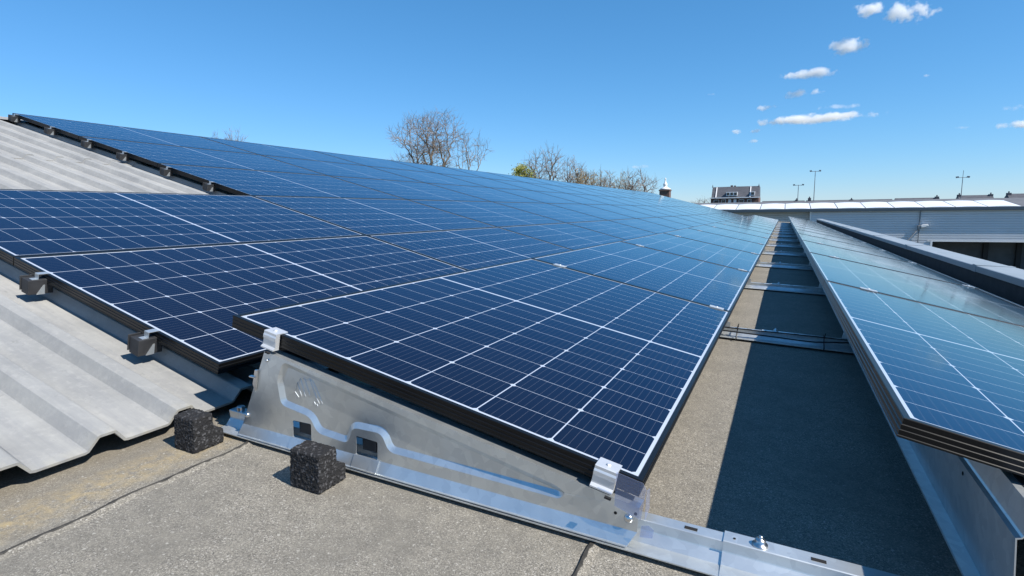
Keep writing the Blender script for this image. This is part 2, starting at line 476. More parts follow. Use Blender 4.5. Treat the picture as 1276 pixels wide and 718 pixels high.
def mid_clamp_mb(x):
    m = MB(); y = PL + .004
    m.prism([(y - .019, .0018), (y + .019, .0018), (y + .019, .0048), (y + .007, .0052), (y + .006, .002), (y - .006, .002), (y - .007, .0052), (y - .019, .0048)], 0, x - .032, x + .032)
    m.box((x - .03, y - .003, -.04), (x + .03, y + .003, .0017))
    m.lathe([(0, .0085), (.004, .0085), (.0055, .007), (.0055, .002)], (x, y, 0), 10)
    return m


def roof_bracket(root, frac):
    x = -frac * PW
    m = MB(); m.box((x - .026, -.052, -.066), (x + .016, .02, -.016)); m.box((x - .030, -.056, -.060), (x - .0265, -.02, -.010))
    b = m.build('roof_bracket', M['bracket'], root, bevel=.002)
    m = MB()
    m.box((x - .006, -.024, -.0158), (x + .014, -.0225, .0032)); m.box((x - .006, -.0225, .0020), (x + .014, .008, .0034)); m.box((x - .006, -.040, -.0158), (x + .012, -.0242, -.0144))
    m.prism([(-.006, -.034), (-.010, -.034), (-.030, -.066), (-.006, -.066)], 0, x + .0165, x + .0185)
    m.build('end_clamp', M['galv'], b)


proto = make_panel()
meshes = {c.name: c for c in proto.children}
clamps = {}
used = [False]


def place_panel(loc, tilt, label, group, clamp=None, brackets=()):
    if not used[0]: o = proto; used[0] = True
    else: o = copy_tree(proto, skip=('mid_clamp', 'roof_bracket'))
    o.location = loc; o.rotation_euler = (0, tilt, 0)
    if clamp:
        for x in clamp:
            if x not in clamps: clamps[x] = mid_clamp_mb(x).build('mid_clamp', M['alu'], o)
            else:
                c = clamps[x].copy(); COL.objects.link(c); c.parent = o
    for fr in brackets: roof_bracket(o, fr)
    tag(o, label, 'solar panel', group)
    return o


TILT = .17234; H0 = .13; PITCH = PL + .008
NM = 15
for i in range(NM):
    place_panel((0, i * PITCH, H0), TILT,
                f'blue solar panel, {ORD[i]} from camera in the flat roof row left of the aisle' if i else
                'nearest dark solar panel left of the aisle, resting on the steel side plate',
                'solar panels of the flat roof row left of the aisle', (-.066, -.88) if i < NM - 1 else None)
RX, RY = 1.4094, .0349
for i in range(NM):
    place_panel((RX, RY + i * PITCH, H0), TILT,
                f'blue solar panel, {ORD[i]} from camera in the row beside the parapet',
                'solar panels of the row right of the aisle', (-.066, -.88) if i < NM - 1 else None)
rows = [('lowest', 0, (.27, .82)), ('second lowest', 0, (.27, .82)), ('middle', 1, (.39, .86)), ('second highest', 1, (.38, .84)), ('topmost', 1, (.36, .92))]
for r, (nm, i0, br) in enumerate(rows):
    for i in range(i0, 16):
        x, y, z = slope_pt((r - 1) * (PW + .005) + .005, AY + i * PITCH)
        place_panel((x, y, z), SL, f'blue solar panel, {ORD[i - i0]} from camera in the {nm} corrugated roof row',
                    f'solar panels of the {nm} row on the corrugated roof', None, br if i == i0 else ())

# ------------------------------------------------------------------ front support plate
def arc_round(poly, r, n=5):
    out = []; L = len(poly)
    for i in range(L):
        p = Vector(poly[i]); a = Vector(poly[i - 1]); b = Vector(poly[(i + 1) % L])
        da = (a - p); db = (b - p); rr = min(r, da.length * .45, db.length * .45)
        p0 = p + da.normalized() * rr; p1 = p + db.normalized() * rr
        for k in range(n + 1):
            t = k / n; out.append(tuple(p0 * (1 - t) ** 2 + p * 2 * t * (1 - t) + p1 * t * t))
    return out


def inset(poly, d):
    L = len(poly); out = []
    area = sum(poly[i][0] * poly[(i + 1) % L][1] - poly[(i + 1) % L][0] * poly[i][1] for i in range(L))
    s = 1 if area > 0 else -1
    for i in range(L):
        a = Vector(poly[i - 1]); p = Vector(poly[i]); b = Vector(poly[(i + 1) % L])
        e1 = (p - a).normalized(); e2 = (b - p).normalized()
        n = (Vector((-e1.y, e1.x)) + Vector((-e2.y, e2.x))) * s
        if n.length < 1e-6: n = Vector((-e1.y, e1.x)) * s
        n.normalize(); c = max(.5, n.dot(Vector((-e1.y, e1.x)) * s))
        out.append(tuple(p + n * d / c))
    return out


def fill_loops(bm, loops):
    es = []
    for l in loops:
        for i in range(len(l)):
            a, b = l[i], l[(i + 1) % len(l)]
            es.append(bm.edges.get((a, b)) or bm.edges.new((a, b)))
    return bmesh.ops.triangle_fill(bm, use_beauty=True, use_dissolve=False, edges=es)


# plate lies in the plane y = 0 of its own frame, x along the rail, z up; visible face towards -y
OUT = [(-1.000, .040), (-.915, .2395), (.0, .0865), (-.001, .040)]
REC = [(-.855, .2235), (-.878, .175), (-.866, .114), (-.775, .102), (-.752, .067), (-.660, .061), (-.648, .102), (-.566, .105), (-.547, .0665), (-.150, .0635), (-.137, .079), (-.160, .090)]
WIN = [[(-.829, .041), (-.829, .083), (-.771, .085), (-.771, .041)], [(-.637, .041), (-.637, .085), (-.577, .083), (-.577, .041)]]
PY0 = -.012


def side_plate():
    bm = bmesh.new()
    def ring(pts, y): return [bm.verts.new((x, y, z)) for x, z in pts]
    out = ring(OUT, 0)
    rec = arc_round(REC, .017, 6)
    steps = [(0, 0), (.0125, .008)]
    loops = [ring(inset(rec, d) if d else rec, y) for d, y in steps]
    wins = [ring(arc_round(w_, .004, 3), 0) for w_ in WIN]
    fill_loops(bm, [out, loops[0]] + wins)
    n = len(rec)
    for a, b in zip(loops, loops[1:]):
        for i in range(n): bm.faces.new((a[i], a[(i + 1) % n], b[(i + 1) % n], b[i]))
    fill_loops(bm, [loops[-1]])
    # bent edges: top flange back, left end flange back, sloping foot forward then a thin lip
    def strip(a, b, path):
        prev = (bm.verts.new((a[0], 0, a[1])), bm.verts.new((b[0], 0, b[1])))
        for (dx0, dx1, dy, dz) in path:
            cur = (bm.verts.new((a[0] + dx0, dy, a[1] + dz)), bm.verts.new((b[0] + dx1, dy, b[1] + dz)))
            bm.faces.new((prev[0], prev[1], cur[1], cur[0])); prev = cur
    strip(OUT[1], OUT[2], [(0, 0, .034, -.002)])
    strip(OUT[0], OUT[1], [(-.002, -.002, .003, 0), (-.004, -.004, .028, 0)])
    strip(OUT[0], OUT[3], [(-.004, -.014, -.0125, -.0235), (-.004, -.015, -.0165, -.0245)])
    bmesh.ops.remove_doubles(bm, verts=bm.verts, dist=.0002)
    bmesh.ops.recalc_face_normals(bm, faces=bm.faces)
    me = bpy.data.meshes.new('side_plate'); bm.to_mesh(me); bm.free(); me.materials.append(M['plate'])
    o = bpy.data.objects.new('side_plate', me); COL.objects.link(o)
    sd = o.modifiers.new('thick', 'SOLIDIFY'); sd.thickness = .0016; sd.offset = 0
    return o


def make_support(name):
    root = empty(name)
    p = side_plate(); p.parent = root
    # window tabs folded forward onto the rail
    for w_ in WIN:
        x0, x1 = w_[0][0] - .004, w_[2][0] + .006
        m = MB(); m.prism([(-.001, .041), (-.003, .0415), (-.0155, .0185), (-.0175, .0180), (-.0175, .0160), (-.0145, .0165)], 0, x0, x1)
        m.build('rail_tab', M['plate'], root)
        m = MB(); m.box((x0 + .012, .012, .05), (x1 - .012, .018, .075)); m.box((x1 - .022, .006, .055), (x1 - .014, .03, .082))
        m.build('rail_hook', M['bracket'], root)
    # stamped emblem: a few raised wavering strokes
    m = MB()
    cx, cz = -.785, .156
    def st(pts):
        m.tube([(cx + x, .0082 - .0012, cz + z) for x, z in pts], 0.0008, 5)
    st([(-.038, .002), (-.034, .020), (-.026, .002), (-.021, -.012)])
    st([(-.030, .018), (-.024, .032), (-.016, .010), (-.009, -.010)])
    st([(-.020, .028), (-.011, .036), (-.004, .016), (.002, .004), (.005, -.006)])
    st([(-.006, .030), (.006, .033), (.014, .016), (.024, -.004), (.034, -.020)])
    st([(.004, .036), (.016, .030), (.026, .014), (.036, -.004), (.043, -.018)])
    st([(-.042, -.004), (-.036, -.010), (-.030, -.016)]); st([(.018, -.018), (.022, -.024)]); st([(.026, -.022), (.029, -.027)])
    em = m.build('stamped_emblem', M['etch'], p, smooth=True)
    # side clip on the sloped end
    m = MB(); m.prism([(-.955, .152), (-.946, .190), (-.935, .192), (-.940, .156), (-.946, .134)], 1, -.006, -.001); m.box((-.962, -.010, .169), (-.945, -.001, .174))
    m.build('side_clip', M['bolt'], root, bevel=.0015)
    # bolts
    for (x, z, r) in ((-.018, .062, .0085), (-.983, .066, .0065), (-.905, .219, .0035)):
        m = MB(); m.lathe([(0, .007), (r * .55, .0062), (r * .9, .004), (r, .0008), (r, -.001)], (x, 0, z), 16, 'y'); m.build('bolt', M['bolt'], root, smooth=True)
    for (x, z) in ((-.042, .066), (-.006, .074)):
        m = MB(); m.lathe([(0, .0012), (.003, .0012), (.003, 0)], (x, 0, z), 12, 'y'); m.build('punched_hole', M['hole'], root)
    # end clamps gripping the panel frame
    rot = Matrix.Rotation(TILT, 3, 'Y')
    for nm, xc, ww in (('high', -.893, .040), ('low', -.064, .042)):
        m = MB()
        lz = H0 - math.tan(TILT) * xc
        pts = [(-.002, -.037), (-.002, .0022), (.021, .0022), (.021, .0046), (-.012, .0046), (-.0135, .0035), (-.0135, -.002), (-.0155, -.006), (-.0155, -.012), (-.0135, -.016), (-.0135, -.030), (-.020, -.034), (-.020, -.037)]
        loc = []
        m.prism([(y, z) for y, z in pts], 0, -ww / 2, ww / 2)
        m.lathe([(0, .0080), (.003, .0080), (.0045, .0068), (.0045, .0047)], (0, .002, 0), 8)
        o = m.build('end_clamp', M['alu'], root); o.location = (xc, -PY0, lz); o.rotation_euler = (0, TILT, 0)
        m = MB(); m.box((.012, -.0362, -.0385), (.024, -.0300, -.0352)); m.build('slot', M['hole'], o)
    return root


sup = make_support('panel_support'); sup.location = (0, PY0, 0)
m = MB()
m.tube([(-.036, -.020, .150), (-.034, -.032, .136), (-.032, -.034, .085)], .001, 5)
m.v = []; m.f = []
cs = [(-.042, .150), (-.042, .086), (.006, .072), (.012, .130), (.006, .141)]
m.prism(cs, 1, -.012, -.0135)
m.prism([(-.0135, .074), (-.0135, .130), (.012, .122), (.020, .080)], 0, .0125, .0140)
m.prism([(.006, .040), (.008, .062), (.020, .066), (.030, .060), (.028, .044)], 1, -.0125, -.0140)
m.build('corner_guard', M['plastic'], sup, bevel=.004)
tag(sup, 'galvanised steel side plate with stamped recess carrying the nearest panel of the left row', 'panel support')

sup2 = copy_tree(sup, skip=('corner_guard', 'stamped_emblem', 'side_clip'))
sup2.location = (RX + .115, -.030, .0)
tag(sup2, 'shaded steel side plate under the near end of the right-hand panel row', 'panel support')

# ------------------------------------------------------------------ base rails across the aisle
RAIL = [(-.056, .0145), (-.056, .0158), (-.0395, .0165), (-.018, .0455), (-.014, .0465), (.004, .0475), (.012, .072)]
def rail_profile(h=.0, grow=.0):
    up = [(-.030 - grow, .0100), (-.030 - grow, .0122 + grow * .3), (.003 - grow, .0130 + grow), (.0165 - grow, .0290 + grow), (.0172 - grow, .0310 + grow),
          (.0145 - grow, .0498 + grow), (.0160 - grow, .0510 + grow), (.0425 + grow, .0510 + grow), (.0440 + grow, .0495 + grow), (.0420 + grow, .0300 + grow), (.056 + grow, .0130 + grow), (.088 + grow, .0122 + grow * .3), (.088 + grow, .0100)]
    return up


def rail_piece(x0, x1, grow=0.0, slots=()):
    m = MB(); m.prism(rail_profile(0, grow), 0, x0, x1)
    o = m.build('rail_length', M['galv'], None)
    return o


def rail_thing(y, label, near):
    root = empty('base_rail', (0, y, 0))
    a = rail_piece(-1.085 if near else -1.0, .146); a.parent = root
    b = rail_piece(.140, 2.2 if near else 1.42, .0028); b.parent = root
    for x in ((.085, .285, .60) if near else (.085, .285)):
        zz = .0518 if x < .14 else .0546
        m = MB(); m.box((x - .011, .0225, zz - .002), (x + .011, .031, zz)); m.build('slot', M['hole'], root)
    for x in (.157,):
        m = MB(); m.lathe([(0, .0012), (.0022, .0012), (.0022, 0)], (x, .026, .0538), 10); m.build('slot', M['hole'], root)
    m = MB(); m.lathe([(0, .0175), (.0028, .017), (.0036, .015), (.0036, .012), (.0075, .0115), (.0085, .010), (.0085, .0035), (.0125, .0030), (.0130, .0006), (.0130, 0)], (.197, .0265, .0538), 18)
    m.build('domed_bolt', M['bolt'], root, smooth=True)
    return root


base = rail_thing(.0, '', True)
m = MB(); m.lathe([(0, .012), (.008, .012), (.010, .010), (.010, .0)], (-1.055, .026, .051), 14)
m.build('hex_bolt', M['bolt'], base)
tag(base, 'long galvanised base rail lying across the foreground with slots and a domed bolt', 'mounting rail', 'mounting rails across the aisle')
rp = rail_thing(PITCH, '', False)
# upright feet under both panel edges
m = MB(); m.prism([(-.10, .05), (-.10, .098), (.002, .080), (.002, .05)], 1, .0, .0016); m.build('foot_bracket', M['galv'], rp)
m = MB(); m.prism([(.46, .05), (.50, .22), (.60, .20), (.60, .05)], 1, .02, .0216); m.build('foot_bracket', M['galv'], rp)
tag(rp, 'galvanised rail crossing the aisle, second from the camera, with black cables tied to it', 'mounting rail', 'mounting rails across the aisle')
for i in range(2, NM):
    c = copy_tree(rp); c.location = (0, i * PITCH, 0)
    tag(c, f'galvanised rail crossing the shaded aisle between panel rows, {ORD[i]} from the camera', 'mounting rail', 'mounting rails across the aisle')
# cables and ties on the second rail
root = empty('cable_bundle', (0, PITCH, 0))
m = MB(); m.tube([(-.12, -.01, .046), (-.05, -.012, .040), (.02, -.013, .0395), (.10, -.014, .0385), (.2, -.017, .0375), (.3, -.019, .036), (.36, -.020, .0365), (.42, -.016, .043), (.52, -.01, .052)], .0035, 6); m.build('cable', M['cable'], root, smooth=True)
m = MB(); m.tube([(-.12, .0, .053), (.0, -.004, .0545), (.1, -.003, .0545), (.22, .002, .056), (.34, .004, .057), (.5, .0, .058)], .003, 6); m.build('cable', M['cable'], root, smooth=True)
for x in (.035, .395):
    m = MB(); m.tube([(x, -.050, .012), (x, -.049, .022), (x, -.024, .030), (x, -.006, .044), (x, .008, .061), (x, .046, .061), (x, .066, .02)], .0026, 5); m.tube([(x, .0, .058), (x + .004, -.004, .078)], .0018, 4)
    m.build('cable_tie', M['cable'], root)
tag(root, 'thin black cables strapped with two ties along the second rail in the aisle', 'cable')

# wind deflectors behind the high edge of the right row
def deflector_mb(y0, y1):
    m = MB()
    m.prism([(.4835, .062), (.4840, .066), (.5085, .064), (.4955, .1975), (.5015, .2000), (.5035, .2030), (.5095, .2405), (.545, .2400), (.545, .2385), (.5110, .2385), (.5050, .2020), (.5025, .1985), (.4975, .1965), (.5105, .0610)], 1, y0, y1)
    return m
dm = deflector_mb(.004, PITCH - .002)
first = deflector_mb(-.045, PITCH - .002 + RY)
d0 = empty('wind_deflector'); first.build('deflector_sheet', M['galv'], d0)
m = MB(); m.prism([(.5455, .2400), (.60, .2350), (.66, .2200), (.66, .2184), (.599, .2334), (.5455, .2384)], 1, -.042, .3); m.build('top_flange', M['galv'], d0)
m = MB(); m.box((.521, .030, .2385), (.531, .090, .2412)); m.build('slot', M['hole'], d0)
m = MB(); m.lathe([(0, .0006), (.0035, .0006), (.0035, 0)], (0, 0, 0), 12, 'y'); h = m.build('punched_hole', M['hole'], d0); h.location = (.4965, .195, .182); h.rotation_euler = (0, 0, R(-90))
tag(d0, 'blue-grey steel wind deflector jutting from under the near end of the right panel row', 'wind deflector', 'wind deflectors along the right panel row')
ds = None
for i in range(1, NM):
    if ds is None: ds = dm.build('wind_deflector', M['galv']); o = ds
    else: o = ds.copy(); COL.objects.link(o)
    o.location = (0, RY + i * PITCH, 0)
    tag(o, f'steel wind deflector strip under the high edge of the right row, {ORD[i]} from the camera', 'wind deflector', 'wind deflectors along the right panel row')

# rubber granulate pads
def pad(x0, x1, loc_y, label, yb):
    rng = random.Random(x0)
    m = MB(); m.prism([(-.132, .0), (-.130, .084), (-.078, .086), (-.076, .042), (yb, .038), (yb, .0)], 0, x0, x1)
    o = m.build('rubber_pad', M['rubber'])
    for k in range(1):
        b = o.modifiers.new('bevel', 'BEVEL'); b.width = .004; b.segments = 2
    s = o.modifiers.new('rm', 'REMESH'); s.mode = 'VOXEL'; s.voxel_size = .0025
    t = bpy.data.textures.new('grain', 'CLOUDS'); t.noise_scale = .006; t.noise_depth = 2
    d = o.modifiers.new('grain', 'DISPLACE'); d.texture = t; d.strength = .0045; d.mid_level = .5; d.texture_coords = 'LOCAL'
    return tag(o, label, 'rubber pad', 'black rubber pads in front of the base rail')
pad(-1.095, -1.022, 0, 'black granulate rubber pad by the corrugated eave at the rail end', -.05)
pad(-.716, -.632, 0, 'black granulate rubber pad standing on the bitumen below the plate window', -.05)

# ------------------------------------------------------------------ the hall beyond the roof
YB = 60.0
def hall():
    root = empty('metal_hall', (10, YB, -5))
    L = root.location
    def P(*p): return (p[0] - L.x, p[1] - L.y, p[2] - L.z)
    # ribbed siding: horizontal boards as real profile
    def boards(x0, x1, z0, z1, y, name='siding'):
        m = MB(); z = z0; pr = [(y + .2, z0)]
        while z < z1 - .01:
            zz = min(z + .21, z1); pr += [(y + .05, z), (y, z + .035), (y, zz - .035), (y + .05, zz - .012)]; z = zz
        pr.append((y + .2, z1))
        m.prism([(a - L.y, b - L.z) for a, b in pr], 0, x0 - L.x, x1 - L.x); m.build(name, M['siding'], root)
    boards(2.5, 40, -2.28, .36, YB)
    boards(-26, 2.5, -2.28, .36, YB + 1.0)
    boards(2.5, 12.1, -5, -2.28, YB); boards(-26, 2.5, -5, -2.28, YB + 1.0)
    m = MB(); m.box(P(2.44, YB - .03, -5), P(2.56, YB + 1.0, .36)); m.build('corner_trim', M['white'], root)
    # loading bay
    m = MB(); m.box(P(12.1, YB + 2.5, -5), P(40, YB + 2.7, -2.28)); m.build('bay_doors', M['dark'], root)
    m = MB(); m.box(P(11.98, YB - .06, -5), P(12.12, YB + .3, -2.28)); m.box(P(11.75, YB - .05, -2.36), P(11.98, YB, -2.29)); m.build('door_jamb', M['white'], root)
    m = MB(); m.box(P(12.1, YB - .04, -2.36), P(40, YB + .1, -2.27)); m.build('lintel', M['white'], root)
    for x in (16.3, 18.6, 22.0, 26):
        m = MB(); m.box(P(x, YB + 2.2, -5), P(x + .36, YB + 2.46, -2.28)); m.build('post', M['black'], root)
    # gutter, roof, rooflights
    m = MB(); m.prism([(YB - .32 - L.y, .36 - L.z), (YB - .36 - L.y, .62 - L.z), (YB - .28 - L.y, .64 - L.z), (YB + .1 - L.y, .60 - L.z), (YB + .1 - L.y, .34 - L.z)], 0, -26 - L.x, 40 - L.x); m.build('gutter', M['gutter'], root)
    m = MB(); m.prism([(YB + .05 - L.y, .58 - L.z), (YB + 7 - L.y, 1.42 - L.z), (YB + 14 - L.y, .58 - L.z)], 0, -26 - L.x, 40 - L.x); m.build('roof', M['roofgrey'], root)
    for i in range(12):
        x1 = 18.0 - i * 2.22; x0 = x1 - 2.15
        sl = (1.42 - .58) / 6.95
        m = MB()
        y0, y1 = YB + .15, YB + 4.6
        z0, z1 = .58 + sl * .1 + .05, .58 + sl * 4.55 + .05
        vs = [P(x0, y0, z0), P(x1, y0, z0), P(x1, y1, z1), P(x0, y1, z1)]
        arch = []
        for k in range(7):
            t = k / 6; h = .05 * math.sin(math.pi * t)
            arch.append((x0 + (x1 - x0) * t, h))
        vv = [P(x, y0, z0 + h) for x, h in arch] + [P(x, y1, z1 + h) for x, h in arch]
        m.add(vv, [(k, k + 1, 8 + k, 7 + k) for k in range(6)] + [tuple(range(7)), tuple(range(7, 14))])
        m.build('rooflight', M['skylight'], root)
    # downpipe
    m = MB(); m.tube([P(11.06, YB - .12, .4), P(11.06, YB - .12, -5)], .045, 8); m.build('downpipe', M['gutter'], root)
    return tag(root, 'long low hall with grey horizontal siding, white rooflights and a dark loading bay', 'building', roof=False)
hall()
root = empty('flood_light', (11.06, YB - .2, -1.1))
m = MB(); m.tube([(0, 0, 0), (-.35, -.25, -.5), (-.86, -.5, -1.15)], .055, 7); m.build('arm', M['lamp'], root)
m = MB(); m.box((-.16, -.2, -.16), (.10, .05, .16)); m.build('mount_box', M['lamp'], root, bevel=.03)
m = MB(); m.prism([(.08, -.02), (.08, .17), (.30, .27), (.58, .25), (.62, .12), (.30, .0)], 1, -.26, .08); m.build('lamp_head', M['white'], root, bevel=.03)
tag(root, 'white flood light on a slanting arm fixed to the downpipe of the grey hall', 'flood light', roof=False)

# house with the slate mansard roof behind the hall
def house():
    root = empty('slate_roof_house', (-8.1, 110, -5)); L = root.location
    def P(*p): return (p[0] - L.x, p[1] - L.y, p[2] - L.z)
    m = MB(); m.box(P(-12.15, 110.4, -5), P(-4.0, 119, 2.85)); m.build('wall', M['brick'], root)
    m = MB(); m.prism([(109.9 - L.y, 2.78 - L.z), (111.6 - L.y, 4.78 - L.z), (114 - L.y, 4.95 - L.z), (117.4 - L.y, 4.78 - L.z), (119.3 - L.y, 2.78 - L.z)], 0, -12.0 - L.x, -4.05 - L.x); rf = m.build('roof', M['slate'], root)
    m = MB(); m.box(P(-12.3, 109.78, 2.72), P(-3.85, 110.1, 2.90)); m.build('gutter', M['white'], root)
    for x in (-11.3, -5.5):
        m = MB(); m.prism([(109.75 - L.y, 2.9 - L.z), (109.95 - L.y, 2.9 - L.z), (111.65 - L.y, 4.72 - L.z), (111.45 - L.y, 4.8 - L.z)], 0, x - L.x, x + .16 - L.x); m.build('barge_board', M['white'], root)
    for x0, x1 in ((-9.45, -7.55), (-5.35, -4.65)):
        m = MB(); m.box(P(x0, 109.85, 3.12), P(x1, 111.6, 3.85)); d = m.build('dormer', M['white'], root)
        n = 3 if x1 - x0 > 1 else 1; wd = (x1 - x0) / n
        for k in range(n):
            m = MB(); m.box(P(x0 + k * wd + .1, 109.82, 3.26), P(x0 + (k + 1) * wd - .1, 109.86, 3.72)); m.build('window', M['glass'], d)
    for x in (-9.1, -8.2):
        m = MB(); m.box(P(x, 110.34, 1.2), P(x + .5, 110.42, 2.55)); m.build('door', M['white'], root)
    for x, ww in ((-11.6, .9), (-10.3, .8), (-7.3, .9), (-5.9, .7)):
        m = MB(); m.box(P(x, 110.34, 1.6), P(x + ww, 110.42, 2.5)); f = m.build('window', M['white'], root)
        m = MB(); m.box(P(x + .08, 110.31, 1.7), P(x + ww - .08, 110.35, 2.42)); m.build('pane', M['glass'], f)
    for x in (-12.0, -4.1):
        m = MB(); m.lathe([(.0, .55), (.03, .5), (.05, .3), (.11, .2), (.06, .12), (.1, 0)], P(x, 111.6, 4.75), 8); m.build('finial', M['slate'], root)
    m = MB(); m.box(P(-9.0, 113, 4.7), P(-8.6, 113.6, 5.15)); m.box(P(-8.4, 113, 4.7), P(-8.1, 113.6, 5.1)); m.build('chimney', M['brick'], rf)
    m = MB(); m.box(P(-9.5, 111.62, 4.72), P(-7.3, 111.75, 4.86)); m.build('ridge_trim', M['lamp'], root)
    return tag(root, 'tall dark house with slate mansard roof, white dormers and finials beyond the hall', 'house', roof=False)
house()


def far_roof(x0, x1, zt, y, label, chim=(), mt='slate'):
    root = empty('terraced_house', ((x0 + x1) / 2, y, -5)); L = root.location
    m = MB(); m.box((x0 - L.x + .2, .4, 0), (x1 - L.x - .2, 8.6, zt - 2.6 + 5)); m.build('wall', M['brick'], root)
    m = MB(); m.prism([(0, zt - 2.7 + 5), (0, zt - 2.55 + 5), (4.5, zt + 5), (9, zt - 2.55 + 5), (9, zt - 2.7 + 5)], 0, x0 - L.x, x1 - L.x); rf = m.build('roof', M[mt], root)
    for cx, h in chim:
        m = MB(); m.box((cx - L.x - .22, 4.1, zt + 4.3), (cx - L.x + .22, 4.8, zt + 5 + h)); m.lathe([(.09, h + .0), (.09, h + .22), (0, h + .22)], (cx - L.x, 4.45, zt + 5), 8); m.build('chimney', M['slate'], rf)
    tag(root, label, 'house', 'roofs beyond the grey hall', roof=False)
# distances in metres beyond the roof, seen as dark ridges over the rooflights
far_roof(-3.2, 3.2, 2.02, 100, 'low dark roof ridge directly right of the slate mansard house', ((2.0, .15),))
far_roof(3.4, 15.4, 2.02, 101, 'long dark ridge behind the middle of the rooflights with one chimney', ((3.9, .4), (9.9, .05)))
far_roof(15.6, 21.2, 2.10, 100, 'dark roof ridge behind the rooflights right of the flood light', ((20.9, .15),))
far_roof(23.4, 27.5, 2.35, 100, 'short dark ridge beneath the right-hand light mast', ((23.6, .12), (27.3, .1)))
far_roof(28.6, 45.0, 2.42, 98, 'dark roof at the right edge just past the last rooflight', ((28.8, .12), (33.2, .12)))

# light masts
def mast(x, y, zt, label, whip=0):
    root = empty('light_mast', (x, y, -5)); h = zt + 5
    m = MB(); m.tube([(0, 0, 0), (0, 0, h * .6), (0, 0, h)], [.08, .05, .032], 8); m.build('pole', M['lamp'], root)
    m = MB(); m.tube([(-.55, 0, h - .05), (.55, 0, h - .05)], .03, 6); m.build('crossbar', M['lamp'], root)
    for s in (-1, 1):
        m = MB(); m.prism([(s * .36, h - .04), (s * .42, h + .10), (s * .64, h + .07), (s * .59, h - .10)], 1, -.15, .15); m.build('flood_head', M['gutter'], root)
    if whip:
        m = MB(); m.tube([(0, 0, h), (.02, 0, h + whip)], .025, 5); m.build('antenna', M['lamp'], root)
    tag(root, label, 'light mast', 'light masts beyond the hall', roof=False)
mast(3.5, 80, 5.3, 'tallest twin-headed light mast, in the middle of the three')
mast(1.7, 80, 3.65, 'thin shorter light mast just left of the tallest one')
mast(18.35, 80, 4.0, 'twin-headed light mast on the right with an antenna on top', .75)

# chimney with a white finial standing past the panel slope
root = empty('brick_chimney', (-9.25, 50, -2))
m = MB(); m.box((-.42, -.42, 0), (.42, .42, 4.45)); m.box((-.47, -.47, 4.32), (.47, .47, 4.42)); m.build('stack', M['brick'], root)
m = MB(); m.lathe([(.44, 4.452), (.46, 4.52), (.30, 4.58), (.18, 4.66), (.13, 4.75), (.2, 4.82), (.16, 4.95), (.07, 5.08), (.055, 5.3), (.08, 5.36), (.0, 5.48)], (0, 0, 0), 14); m.build('cowl', M['white'], root, smooth=True)
tag(root, 'brown brick chimney with a white pointed cowl above the panel slope', 'chimney', roof=False)

